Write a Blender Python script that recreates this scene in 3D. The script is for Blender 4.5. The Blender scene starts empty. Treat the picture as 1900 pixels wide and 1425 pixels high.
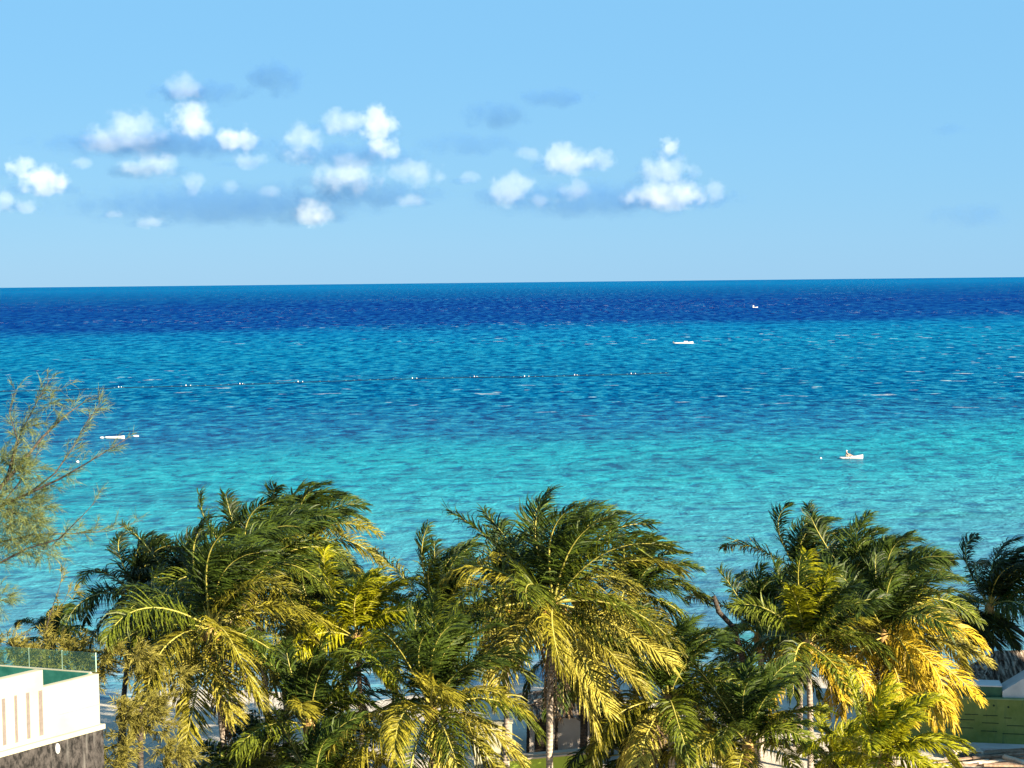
import bpy, bmesh, math, random
import numpy as np
from mathutils import Vector, Matrix

# ------------------------------------------------------------------ settings
SC = bpy.context.scene
COL = SC.collection
R = math.radians
FPX = 2924.0                       # focal length in photograph pixels (1900 wide)
CAM_H = 24.0
PITCH = math.atan(189.0 / FPX)
ROLL = R(-0.60)
SUN_EL, SUN_AZ = R(25), R(131)     # azimuth clockwise from +Y (out to sea)
EXPOSURE = 2.2

cam_data = bpy.data.cameras.new("camera")
cam = bpy.data.objects.new("camera", cam_data)
COL.objects.link(cam)
cam_data.sensor_width = 36.0
cam_data.lens = 36.0 * FPX / 1900.0
cam_data.clip_start = 0.5
cam_data.clip_end = 300000.0
CAM_M = Matrix.Rotation(math.pi / 2 - PITCH, 3, 'X') @ Matrix.Rotation(ROLL, 3, 'Z')
cam.matrix_world = Matrix.Translation((0, 0, CAM_H)) @ CAM_M.to_4x4()
SC.camera = cam

SC.view_settings.view_transform = 'Standard'
SC.view_settings.look = 'None'
SC.view_settings.exposure = EXPOSURE
SC.view_settings.gamma = 1.0
SC.cycles.max_bounces = 6
SC.cycles.diffuse_bounces = 1
SC.cycles.glossy_bounces = 2
SC.cycles.transmission_bounces = 4
SC.cycles.transparent_max_bounces = 12
SC.cycles.volume_bounces = 0
SC.cycles.use_denoising = True

# sky
world = bpy.data.worlds.new("World")
SC.world = world
world.use_nodes = True
wn, wl = world.node_tree.nodes, world.node_tree.links
bg = wn['Background']
sky = wn.new('ShaderNodeTexSky')
sky.sky_type = 'NISHITA'
sky.sun_disc = False
sky.sun_elevation = SUN_EL
sky.sun_rotation = SUN_AZ
sky.air_density = 1.0
sky.dust_density = 0.1
sky.ozone_density = 1.5
hs = wn.new('ShaderNodeHueSaturation')
hs.inputs['Saturation'].default_value = 1.5
hs.inputs['Value'].default_value = 0.525
mixs = wn.new('ShaderNodeMix'); mixs.data_type = 'RGBA'
mixs.inputs[0].default_value = 0.87
mixs.inputs[7].default_value = (1.14, 2.66, 4.22, 1)      # clear marine blue, evens out the gradient
wl.new(sky.outputs[0], hs.inputs['Color'])
wl.new(hs.outputs[0], mixs.inputs[6])
wl.new(mixs.outputs[2], bg.inputs[0])
bg.inputs[1].default_value = 0.05

# sun
sun_data = bpy.data.lights.new("sun", 'SUN')
sun_data.energy = 5.0
sun_data.angle = R(0.5)
sun_data.color = (1.0, 0.86, 0.62)
sun = bpy.data.objects.new("sun", sun_data)
COL.objects.link(sun)
SUN_DIR = Vector((math.sin(SUN_AZ) * math.cos(SUN_EL), math.cos(SUN_AZ) * math.cos(SUN_EL), math.sin(SUN_EL)))
sun.rotation_euler = SUN_DIR.to_track_quat('Z', 'Y').to_euler()
sun.location = SUN_DIR * 200

# ------------------------------------------------------------------ helpers
def ray(u, v):
    return CAM_M @ Vector(((u - 950.0) / FPX, -(v - 712.5) / FPX, -1.0))

def at(u, v, Y):
    d = ray(u, v)
    return Vector((0, 0, CAM_H)) + d * (Y / d.y)

def onz(u, v, z):
    d = ray(u, v)
    return Vector((0, 0, CAM_H)) + d * ((z - CAM_H) / d.z)

def onplane(u, v, p, n):
    d = ray(u, v)
    o = Vector((0, 0, CAM_H))
    return o + d * ((p - o).dot(n) / d.dot(n))

def link(name, me, mats, parent=None):
    o = bpy.data.objects.new(name, me)
    COL.objects.link(o)
    for m in (mats if isinstance(mats, (list, tuple)) else [mats]):
        me.materials.append(m)
    if parent:
        o.parent = parent
    return o

def mesh(name, verts, faces, mats, parent=None, idx=None, smooth=False):
    me = bpy.data.meshes.new(name)
    me.from_pydata([tuple(v) for v in verts], [], faces)
    o = link(name, me, mats, parent)
    if idx is not None:
        me.polygons.foreach_set('material_index', idx)
    if smooth:
        me.polygons.foreach_set('use_smooth', [True] * len(me.polygons))
    me.update()
    return o

def bmobj(name, bm, mats, parent=None, smooth=False):
    me = bpy.data.meshes.new(name)
    bm.normal_update()
    bm.to_mesh(me)
    bm.free()
    o = link(name, me, mats, parent)
    if smooth:
        me.polygons.foreach_set('use_smooth', [True] * len(me.polygons))
    return o

def empty(name, loc, label=None, cat=None, group=None):
    o = bpy.data.objects.new(name, None)
    COL.objects.link(o)
    o.location = loc
    o.empty_display_size = 0.2
    return tag(o, label, cat, group)

def tag(o, label=None, cat=None, group=None, kind=None):
    if label: o['label'] = label
    if cat: o['category'] = cat
    if group: o['group'] = group
    if kind: o['kind'] = kind
    return o

def tube(pts, radii, n=8, cap=True):
    """verts, faces of a tube along pts"""
    pts = [Vector(p) for p in pts]
    V, F = [], []
    ref = Vector((0.31, 0.17, 0.93)).normalized()
    for i, p in enumerate(pts):
        t = (pts[min(i + 1, len(pts) - 1)] - pts[max(i - 1, 0)]).normalized()
        a = t.cross(ref)
        if a.length < 0.15:
            a = t.cross(Vector((1, 0, 0)))
        a.normalize()
        b = t.cross(a)
        for k in range(n):
            w = 2 * math.pi * k / n
            V.append(p + (a * math.cos(w) + b * math.sin(w)) * radii[i])
    for i in range(len(pts) - 1):
        for k in range(n):
            F.append((i * n + k, i * n + (k + 1) % n, (i + 1) * n + (k + 1) % n, (i + 1) * n + k))
    if cap:
        F.append(tuple(range(n))[::-1])
        F.append(tuple(range((len(pts) - 1) * n, len(pts) * n)))
    return V, F

class MB:
    """collects pieces for one mesh"""
    def __init__(s): s.v, s.f, s.i = [], [], []
    def add(s, V, F, m=0):
        o = len(s.v)
        s.v += [tuple(v) for v in V]
        s.f += [tuple(i + o for i in f) for f in F]
        s.i += [m] * len(F)
        return s
    def box(s, c, size, rz=0.0, m=0, rx=0.0, ry=0.0):
        M = Matrix.Rotation(rz, 3, 'Z') @ Matrix.Rotation(ry, 3, 'Y') @ Matrix.Rotation(rx, 3, 'X')
        V = []
        for z in (-.5, .5):
            for x, y in ((-.5, -.5), (.5, -.5), (.5, .5), (-.5, .5)):
                V.append(Vector(c) + M @ Vector((x * size[0], y * size[1], z * size[2])))
        return s.add(V, [(3, 2, 1, 0), (4, 5, 6, 7), (0, 1, 5, 4), (1, 2, 6, 5), (2, 3, 7, 6), (3, 0, 4, 7)], m)
    def tube(s, pts, radii, n=8, m=0):
        V, F = tube(pts, radii, n)
        return s.add(V, F, m)
    def prism(s, poly, z0, z1, m=0):
        n = len(poly)
        V = [(p[0], p[1], z0) for p in poly] + [(p[0], p[1], z1) for p in poly]
        F = [tuple(range(n))[::-1], tuple(range(n, 2 * n))]
        F += [(i, (i + 1) % n, n + (i + 1) % n, n + i) for i in range(n)]
        return s.add(V, F, m)
    def ball(s, c, r, m=0, nu=10, nv=6):
        V, F = [], []
        r = r if isinstance(r, (tuple, list)) else (r, r, r)
        for j in range(nv + 1):
            th = math.pi * j / nv
            for k in range(nu):
                ph = 2 * math.pi * k / nu
                V.append((c[0] + r[0] * math.sin(th) * math.cos(ph), c[1] + r[1] * math.sin(th) * math.sin(ph), c[2] + r[2] * math.cos(th)))
        for j in range(nv):
            for k in range(nu):
                F.append((j * nu + k, (j + 1) * nu + k, (j + 1) * nu + (k + 1) % nu, j * nu + (k + 1) % nu))
        return s.add(V, F, m)
    def build(s, name, mats, parent=None, smooth=False):
        o = mesh(name, s.v, s.f, mats, parent, s.i, smooth)
        if parent is not None:
            o.matrix_parent_inverse = Matrix.Translation(-parent.location)
        return o

# ------------------------------------------------------------------ materials
class NT:
    def __init__(s, name):
        s.m = bpy.data.materials.new(name)
        s.m.use_nodes = True
        s.t = s.m.node_tree
        s.n, s.l = s.t.nodes, s.t.links
        s.n.clear()
        s.out = s.n.new('ShaderNodeOutputMaterial')
    def node(s, kind, **kw):
        n = s.n.new('ShaderNode' + kind)
        for k, v in kw.items():
            setattr(n, k, v)
        return n
    def put(s, inp, v):
        if isinstance(v, bpy.types.NodeSocket):
            s.l.new(v, inp)
        else:
            if isinstance(v, (tuple, list)) and len(v) == 3 and inp.type == 'RGBA':
                v = (*v, 1)
            inp.default_value = v
    def math(s, op, a, b=None, c=None, clamp=False):
        n = s.node('Math', operation=op, use_clamp=clamp)
        s.put(n.inputs[0], a)
        if b is not None: s.put(n.inputs[1], b)
        if c is not None: s.put(n.inputs[2], c)
        return n.outputs[0]
    def mix(s, f, a, b, mode='MIX'):
        n = s.node('Mix', data_type='RGBA', blend_type=mode)
        s.put(n.inputs[0], f); s.put(n.inputs[6], a); s.put(n.inputs[7], b)
        return n.outputs[2]
    def pos(s):
        return s.node('NewGeometry').outputs['Position']
    def scale(s, vec, sc, loc=(0, 0, 0), rot=(0, 0, 0)):
        n = s.node('Mapping')
        s.put(n.inputs[0], vec)
        n.inputs['Location'].default_value = loc
        n.inputs['Rotation'].default_value = rot
        n.inputs['Scale'].default_value = sc if isinstance(sc, (tuple, list)) else (sc, sc, sc)
        return n.outputs[0]
    def noise(s, vec, scale=1.0, detail=3.0, rough=0.5, dist=0.0):
        n = s.node('TexNoise')
        s.put(n.inputs['Vector'], vec)
        n.inputs['Scale'].default_value = scale
        n.inputs['Detail'].default_value = detail
        n.inputs['Roughness'].default_value = rough
        n.inputs['Distortion'].default_value = dist
        return n.outputs[0]
    def ramp(s, f, stops, interp='LINEAR'):
        n = s.node('ValToRGB')
        s.put(n.inputs[0], f)
        cr = n.color_ramp
        cr.interpolation = interp
        while len(cr.elements) < len(stops):
            cr.elements.new(0.5)
        for e, (p, c) in zip(cr.elements, stops):
            e.position = p
            e.color = (*c, 1) if len(c) == 3 else c
        return n.outputs[0]
    def rng(s, v, a, b, c=0.0, d=1.0, smooth=False):
        n = s.node('MapRange', interpolation_type='SMOOTHSTEP' if smooth else 'LINEAR')
        s.put(n.inputs[0], v)
        for i, x in enumerate((a, b, c, d)):
            s.put(n.inputs[i + 1], x)
        return n.outputs[0]
    def bump(s, h, strength=0.5, dist=0.02):
        n = s.node('Bump')
        n.inputs['Strength'].default_value = strength
        n.inputs['Distance'].default_value = dist
        s.put(n.inputs['Height'], h)
        return n.outputs[0]
    def principled(s, color, rough=0.6, spec=0.3, normal=None, **kw):
        p = s.node('BsdfPrincipled')
        s.put(p.inputs['Base Color'], color)
        s.put(p.inputs['Roughness'], rough)
        s.put(p.inputs['Specular IOR Level'], spec)
        if normal is not None: s.put(p.inputs['Normal'], normal)
        for k, v in kw.items():
            s.put(p.inputs[k.replace('_', ' ')], v)
        s.l.new(p.outputs[0], s.out.inputs['Surface'])
        return p

def leaf_mat(name, c0, c1, trans=0.35, rough=0.5, spec=0.16):
    """leaf: colour varies from frond to frond and in patches along it"""
    c0 = tuple(x * .5 for x in c0); c1 = tuple(x * .84 for x in c1)
    t = NT(name)
    oi = t.node('ObjectInfo')
    p = t.pos()
    n1 = t.noise(p, 2.2, 3, 0.6)
    n2 = t.noise(p, 13.0, 2, 0.6)
    f = t.math('ADD', t.math('MULTIPLY', oi.outputs['Random'], 0.40), t.math('ADD', t.rng(n1, 0.3, 0.7, -0.10, 0.30), t.rng(n2, 0.35, 0.65, -0.25, 0.45)), clamp=True)
    col = t.mix(f, c0, c1)
    pr = t.node('BsdfPrincipled')
    t.put(pr.inputs['Base Color'], col)
    t.put(pr.inputs['Roughness'], rough)
    t.put(pr.inputs['Specular IOR Level'], spec)
    tr = t.node('BsdfTranslucent')
    t.put(tr.inputs[0], t.mix(0.5, col, c1))
    mx = t.node('MixShader')
    mx.inputs[0].default_value = trans * 0.5
    t.l.new(pr.outputs[0], mx.inputs[1])
    t.l.new(tr.outputs[0], mx.inputs[2])
    t.l.new(mx.outputs[0], t.out.inputs['Surface'])
    return t.m

def plain(name, c0, c1, scale=3.0, rough=0.7, spec=0.25, bump=0.0, stretch=(1, 1, 1)):
    c0 = tuple(x * .8 for x in c0); c1 = tuple(x * .8 for x in c1)
    t = NT(name)
    p = t.scale(t.pos(), stretch)
    n = t.noise(p, scale, 5, 0.62)
    col = t.mix(t.rng(n, 0.32, 0.68), c0, c1)
    nb = t.bump(t.noise(p, scale * 4, 4, 0.6), 0.5, bump) if bump else None
    t.principled(col, rough, spec, nb)
    return t.m

def mat_sea():
    t = NT('sea_water')
    p = t.pos()
    sx = t.node('SeparateXYZ')
    t.put(sx.inputs[0], p)
    X, Y = sx.outputs[0], sx.outputs[1]
    # distance offshore, with the bands lying a little aslant and ragged
    wob = t.noise(t.scale(p, (1 / 160, 1 / 420, 1)), 1.0, 5, 0.62)
    Ys = t.math('ADD', Y, t.math('MULTIPLY', X, -0.30))
    lg = t.math('LOGARITHM', t.math('MAXIMUM', Ys, 60.0), 10.0)
    lg = t.math('ADD', lg, t.math('MULTIPLY', t.math('SUBTRACT', wob, 0.5), 0.22))
    f = t.rng(lg, 1.9, 4.3)
    def q(Yv): return (math.log10(Yv) - 1.9) / 2.4
    deep = t.ramp(f, [
        (q(84), (0.0515, 0.1369, 0.1955)),
        (q(105), (0.0429, 0.1320, 0.2003)),
        (q(122), (0.0343, 0.1467, 0.2101)),
        (q(147), (0.0206, 0.1663, 0.2198)),
        (q(187), (0.0034, 0.1645, 0.2217)),
        (q(215), (0.0025, 0.1467, 0.2081)),
        (q(250), (0.0008, 0.0775, 0.1713)),
        (q(310), (0.0000, 0.0655, 0.1621)),
        (q(400), (0.0000, 0.0724, 0.1760)),
        (q(560), (0.0000, 0.0892, 0.1991)),
        (q(780), (0.0000, 0.0775, 0.1991)),
        (q(930), (0.0000, 0.0252, 0.1378)),
        (q(1800), (0.0000, 0.0207, 0.1316)),
        (q(3500), (0.0000, 0.0437, 0.1560)),
        (q(9000), (0.0000, 0.0741, 0.2067))])
    # sea grass and sand patches on the bottom
    pat = t.noise(t.scale(p, (1 / 90, 1 / 26, 1)), 1.0, 5, 0.6, 0.3)
    near = t.math('MINIMUM', t.rng(Y, 90, 600, 1.0, 0.35), t.rng(Y, 115, 200, 0.35, 1.0))
    pf = t.math('MULTIPLY', t.rng(pat, 0.50, 0.68, 0, 1, True), t.math('MULTIPLY', near, 0.50))
    col = t.mix(pf, deep, (0.001, 0.028, 0.092))
    pal = t.noise(t.scale(p, (1 / 40, 1 / 9, 1), (31, 7, 3)), 1.0, 4, 0.6, 0.3)
    gf = t.math('MULTIPLY', t.rng(pal, 0.55, 0.68, 0, 1, True), t.rng(Y, 95, 240, 0.6, 0.0))
    col = t.mix(gf, col, (0.006, 0.115, 0.100))
    # wave shade and sky sheen painted into the colour: dark lenses and pale backs, crests parallel to the shore
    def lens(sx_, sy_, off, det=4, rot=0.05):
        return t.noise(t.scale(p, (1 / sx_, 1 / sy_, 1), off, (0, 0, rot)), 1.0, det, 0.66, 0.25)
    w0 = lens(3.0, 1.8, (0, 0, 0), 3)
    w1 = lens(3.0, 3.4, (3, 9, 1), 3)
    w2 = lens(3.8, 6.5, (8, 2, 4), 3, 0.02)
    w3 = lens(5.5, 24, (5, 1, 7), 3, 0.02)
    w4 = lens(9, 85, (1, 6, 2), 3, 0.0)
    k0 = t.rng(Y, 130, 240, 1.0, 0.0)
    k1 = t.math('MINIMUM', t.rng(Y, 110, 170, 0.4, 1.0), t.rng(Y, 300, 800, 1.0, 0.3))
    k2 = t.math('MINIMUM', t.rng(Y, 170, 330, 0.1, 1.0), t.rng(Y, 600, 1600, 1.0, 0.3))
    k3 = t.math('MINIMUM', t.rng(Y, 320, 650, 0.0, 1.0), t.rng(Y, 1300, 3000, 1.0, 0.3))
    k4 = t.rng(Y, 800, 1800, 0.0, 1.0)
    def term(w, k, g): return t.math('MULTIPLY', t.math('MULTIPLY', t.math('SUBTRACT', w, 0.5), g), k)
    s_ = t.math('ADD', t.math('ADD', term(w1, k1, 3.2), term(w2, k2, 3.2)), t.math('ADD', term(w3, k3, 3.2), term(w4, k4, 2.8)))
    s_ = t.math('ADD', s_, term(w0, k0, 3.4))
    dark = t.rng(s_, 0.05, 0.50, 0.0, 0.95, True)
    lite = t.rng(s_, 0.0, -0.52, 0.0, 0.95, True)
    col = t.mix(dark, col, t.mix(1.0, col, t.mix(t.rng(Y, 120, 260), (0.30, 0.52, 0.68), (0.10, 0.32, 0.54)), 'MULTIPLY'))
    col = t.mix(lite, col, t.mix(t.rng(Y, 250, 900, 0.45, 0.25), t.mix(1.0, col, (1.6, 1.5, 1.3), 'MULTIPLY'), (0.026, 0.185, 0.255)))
    # small breaking crests
    fo = t.noise(t.scale(p, (1 / 9, 1 / 7, 1), (5, 5, 5)), 1.0, 3, 0.6)
    fm = t.noise(t.scale(p, (1 / 300, 1 / 200, 1), (2, 1, 5)), 1.0, 2, 0.5)
    foam = t.math('MULTIPLY', t.rng(fo, 0.655, 0.68, 0, 1), t.math('MULTIPLY', t.rng(fm, 0.48, 0.60), t.rng(Y, 250, 420, 0, 1)))
    shore = t.math('MULTIPLY', t.rng(Y, 101, 95, 0, 1), t.rng(t.noise(t.scale(p, (1 / 12, 1 / 1.6, 1)), 1.0, 5, 0.65), 0.50, 0.62))
    foam = t.math('MAXIMUM', foam, t.math('MULTIPLY', shore, 0.8))
    col = t.mix(foam, col, (0.34, 0.38, 0.40))
    # surface relief
    b1 = t.noise(t.scale(p, (1 / 3.0, 1 / 1.5, 1), (2, 2, 2), (0, 0, 0.08)), 1.0, 6, 0.62)
    h = t.math('ADD', t.math('MULTIPLY', b1, 0.5), t.math('MULTIPLY', w1, -0.7))
    nb = t.bump(h, 1.0, 1.0)
    df = t.node('BsdfDiffuse'); t.put(df.inputs[0], col); t.put(df.inputs['Normal'], nb)
    gl = t.node('BsdfGlossy'); gl.inputs['Roughness'].default_value = 0.25; t.put(gl.inputs['Normal'], nb)
    fr = t.node('Fresnel'); fr.inputs['IOR'].default_value = 1.33; t.put(fr.inputs['Normal'], nb)
    mx = t.node('MixShader')
    t.put(mx.inputs[0], t.math('MULTIPLY', fr.outputs[0], t.rng(Y, 100, 330, 0.55, 0.02)))
    t.l.new(df.outputs[0], mx.inputs[1]); t.l.new(gl.outputs[0], mx.inputs[2])
    t.l.new(mx.outputs[0], t.out.inputs['Surface'])
    return t.m

def mat_sand():
    t = NT('beach_sand')
    p = t.pos()
    n = t.noise(p, 0.35, 6, 0.6)
    m = t.noise(p, 3.0, 5, 0.65)
    col = t.mix(t.rng(n, 0.35, 0.65), (0.33, 0.29, 0.245), (0.43, 0.39, 0.335))
    col = t.mix(t.rng(m, 0.62, 0.72, 0, 0.8), col, (0.20, 0.14, 0.08))
    t.principled(col, 0.9, 0.1, t.bump(m, 0.6, 0.15))
    return t.m

def mat_trunk(name, c0, c1):
    t = NT(name)
    p = t.pos()
    sx = t.node('SeparateXYZ'); t.put(sx.inputs[0], p)
    ring = t.math('SINE', t.math('ADD', t.math('MULTIPLY', sx.outputs[2], 42.0), t.math('MULTIPLY', t.noise(p, 3, 3), 6.0)))
    n = t.noise(t.scale(p, (1, 1, .4)), 4.0, 5, 0.65)
    col = t.mix(t.rng(n, 0.3, 0.7), c0, c1)
    col = t.mix(t.rng(ring, 0.5, 1.0, 0, 0.5), col, tuple(x * .45 for x in c0))
    t.principled(col, 0.85, 0.15, t.bump(ring, 0.5, 0.02))
    return t.m

def mat_cloud(name, color, g, dens):
    t = NT(name)
    tc = t.node('TexCoord')
    ln = t.node('VectorMath', operation='LENGTH')
    t.put(ln.inputs[0], tc.outputs['Object'])
    oi = t.node('ObjectInfo')
    p = t.pos()
    n = t.noise(p, 1 / 110.0, 6, 0.6)
    fall = t.math('SUBTRACT', 1.0, ln.outputs['Value'])
    e = t.math('ADD', fall, t.math('MULTIPLY', t.math('SUBTRACT', n, 0.56), 2.4))
    edge = t.rng(fall, 0.0, 0.18, 0, 1, True)
    d = t.math('MULTIPLY', t.rng(e, 0.10, 0.50, 0, 1, True), edge)
    sep = t.node('SeparateColor'); t.put(sep.inputs[0], oi.outputs['Color'])
    d = t.math('MULTIPLY', d, t.math('MULTIPLY', sep.outputs[0], dens))
    v = t.node('VolumePrincipled')
    v.inputs['Color'].default_value = (*color, 1)
    v.inputs['Anisotropy'].default_value = g
    t.put(v.inputs['Density'], d)
    t.l.new(v.outputs[0], t.out.inputs['Volume'])
    return t.m

M_sea, M_sand = mat_sea(), mat_sand()
M_leaf = {
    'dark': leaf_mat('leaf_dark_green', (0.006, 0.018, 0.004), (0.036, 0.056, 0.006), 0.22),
    'deep': leaf_mat('leaf_deep_green', (0.008, 0.022, 0.003), (0.072, 0.108, 0.012), 0.25),  # deep green that also paints in the shade inside the crowns
    'green': leaf_mat('leaf_green', (0.020, 0.036, 0.003), (0.160, 0.190, 0.014), 0.28),
    'olive': leaf_mat('leaf_olive', (0.034, 0.044, 0.003), (0.295, 0.255, 0.022), 0.28),
    'lime': leaf_mat('leaf_fresh_lime', (0.080, 0.115, 0.003), (0.400, 0.370, 0.008), 0.32),
    'yellow': leaf_mat('leaf_yellowing', (0.160, 0.135, 0.008), (0.560, 0.480, 0.085), 0.3),
    'gold': leaf_mat('leaf_golden', (0.230, 0.135, 0.004), (0.640, 0.460, 0.030), 0.3),
    'dead': leaf_mat('leaf_dead_brown', (0.060, 0.036, 0.022), (0.340, 0.245, 0.150), 0.15, 0.8, 0.1),
}
M_rib = {
    'green': plain('midrib_yellow_green', (0.26, 0.24, 0.04), (0.42, 0.37, 0.09), 2.0, 0.45),
    'gold': plain('midrib_gold', (0.55, 0.36, 0.06), (0.70, 0.52, 0.14), 2.0, 0.45),
    'dead': plain('midrib_brown', (0.22, 0.14, 0.08), (0.40, 0.30, 0.18), 2.0, 0.8),
}
M_trunk = mat_trunk('palm_bark', (0.17, 0.135, 0.11), (0.36, 0.31, 0.26))
M_bark = mat_trunk('dark_bark', (0.025, 0.020, 0.017), (0.085, 0.068, 0.055))
M_fibre = plain('palm_fibre', (0.28, 0.16, 0.06), (0.50, 0.34, 0.13), 6, 0.85, 0.1, 0.03)
M_nut = plain('coconut_husk', (0.45, 0.24, 0.05), (0.60, 0.38, 0.07), 4, 0.5)
M_needle = leaf_mat('casuarina_needles', (0.070, 0.075, 0.012), (0.300, 0.260, 0.050), 0.35, 0.6, 0.2)
M_needle_fine = leaf_mat('casuarina_fresh_needles', (0.090, 0.120, 0.030), (0.230, 0.270, 0.085), 0.4, 0.6, 0.2)
M_white = plain('white_render', (0.33, 0.315, 0.235), (0.42, 0.40, 0.30), 0.8, 0.85, 0.15, 0.004)
M_white_paint = plain('white_paint', (0.62, 0.62, 0.62), (0.70, 0.70, 0.70), 2, 0.4)

# ------------------------------------------------------------------ sea and beach
def build_setting():
    ys = [60, 140, 300, 700, 1600, 4000, 10000, 30000, 150000]
    V, F = [], []
    for y in ys:
        w = 200 + y * 0.9
        V += [(-w, y, 0), (w, y, 0)]
    for i in range(len(ys) - 1):
        F.append((2 * i, 2 * i + 1, 2 * i + 3, 2 * i + 2))
    tag(mesh('sea', V, F, M_sea), kind='structure')
    # beach: one sheet, level behind the palms, shelving into the water
    rng = random.Random(3)
    xs = [-160 + i * 4 for i in range(81)]
    yl = [-140, -80, -30, 0, 20, 35] + [40 + 1.5 * i for i in range(45)]
    V, F = [], []
    for y in yl:
        for x in xs:
            sh = 93 + 2.0 * math.sin(x * .05) + 1.0 * math.sin(x * .17)
            z = 0.85 if y < sh - 14 else 0.85 - (y - sh + 14) * 0.062
            if y > 36: z += 0.10 * math.sin(x * .4 + y * .23) * math.sin(y * .5) + rng.uniform(-.05, .05)
            V.append((x, y, max(z, -1.0)))
    nx = len(xs)
    for j in range(len(yl) - 1):
        for i in range(nx - 1):
            a = j * nx + i
            F.append((a, a + 1, a + nx + 1, a + nx))
    tag(mesh('beach_sand', V, F, M_sand, smooth=True), kind='structure')

# ------------------------------------------------------------------ clouds
def build_clouds():
    D = 9000.0
    px = D / FPX
    bm = bmesh.new()
    bmesh.ops.create_icosphere(bm, subdivisions=3, radius=1.0)
    me = bpy.data.meshes.new('cloud')
    bm.to_mesh(me); bm.free()
    me.materials.append(mat_cloud('cumulus', (1, 1, 1), -0.25, 0.0022))
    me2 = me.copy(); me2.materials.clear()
    me2.materials.append(mat_cloud('grey_cloud_shade', (0.10, 0.27, 0.62), 0.0, 0.007))  # cloud shade put into the colour, grey-blue whatever the sun does
    L = [  # u, v, half width, half height (px), density, what
        (355, 225, 46, 40, 1.0), (248, 242, 70, 46, .38), (445, 258, 44, 28, 1.1), (188, 256, 38, 28, .45),
        (345, 160, 40, 26, .40), (555, 264, 46, 40, .50), (636, 226, 48, 26, .6), (704, 232, 38, 42, 1.5), (708, 274, 34, 28, 1.2),
        (640, 326, 72, 38, .40), (772, 320, 56, 28, .35), (275, 306, 56, 28, .5), (40, 312, 34, 24, 1.0), (86, 336, 52, 32, .9),
        (8, 372, 30, 26, .7), (52, 378, 28, 18, .6), (583, 394, 48, 28, .8), (945, 350, 50, 38, .6), (1048, 296, 54, 32, .75),
        (1115, 296, 30, 22, .6), (1243, 276, 26, 26, 1.6), (1235, 316, 50, 36, .6), (1236, 362, 80, 32, .75), (1335, 355, 28, 30, .55),
        (1066, 350, 42, 22, .45), (358, 340, 24, 24, .5), (280, 411, 34, 14, .4), (988, 287, 34, 16, .35), (1200, 305, 20, 18, .6),
        (150, 300, 22, 14, .5), (210, 395, 26, 12, .4), (430, 345, 24, 14, .4), (500, 355, 26, 12, .35), (870, 330, 26, 14, .36), (760, 372, 40, 14, .36), (1010, 372, 30, 14, .4), (1290, 318, 18, 16, .4), (460, 298, 40, 16, .4), (300, 268, 250, 26, .10), (650, 290, 150, 24, .12), (510, 146, 66, 36, .12), (370, 172, 96, 24, .10), (1030, 182, 84, 18, .09),
        (918, 216, 70, 28, .10), (1760, 240, 50, 12, .08), (870, 268, 110, 22, .09), (420, 380, 330, 40, .06), (1120, 370, 260, 36, .07),
        (1800, 400, 90, 26, .06), (690, 360, 150, 24, .10)]
    L += [(u - 6, v + h * .42, w * 1.45, h * .55, .13) for (u, v, w, h, d) in L if d > .35]  # flat grey puffs stand in for the shaded undersides of the white ones
    for i, (u, v, w, h, d) in enumerate(L):
        Y = D + (i * 37 % 11) * 60.0 + (1600 if d <= .2 else 0)
        c = at(u, v, Y)
        k = Y / FPX
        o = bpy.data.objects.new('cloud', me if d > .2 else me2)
        COL.objects.link(o)
        o.location = c
        o.scale = (w * k * 1.2, max(w, h) * k * 0.9, h * k * 1.25)
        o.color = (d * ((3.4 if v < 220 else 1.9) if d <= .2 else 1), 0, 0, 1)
        tag(o, group='cumulus clouds above the horizon', kind='stuff')

# ------------------------------------------------------------------ palms
UP = np.array([0, 0, 1.0])
WIND = np.array([0.97, 0.12, -0.08])

def nrm(a):
    return a / np.maximum(np.linalg.norm(a, axis=-1, keepdims=True), 1e-9)

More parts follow.
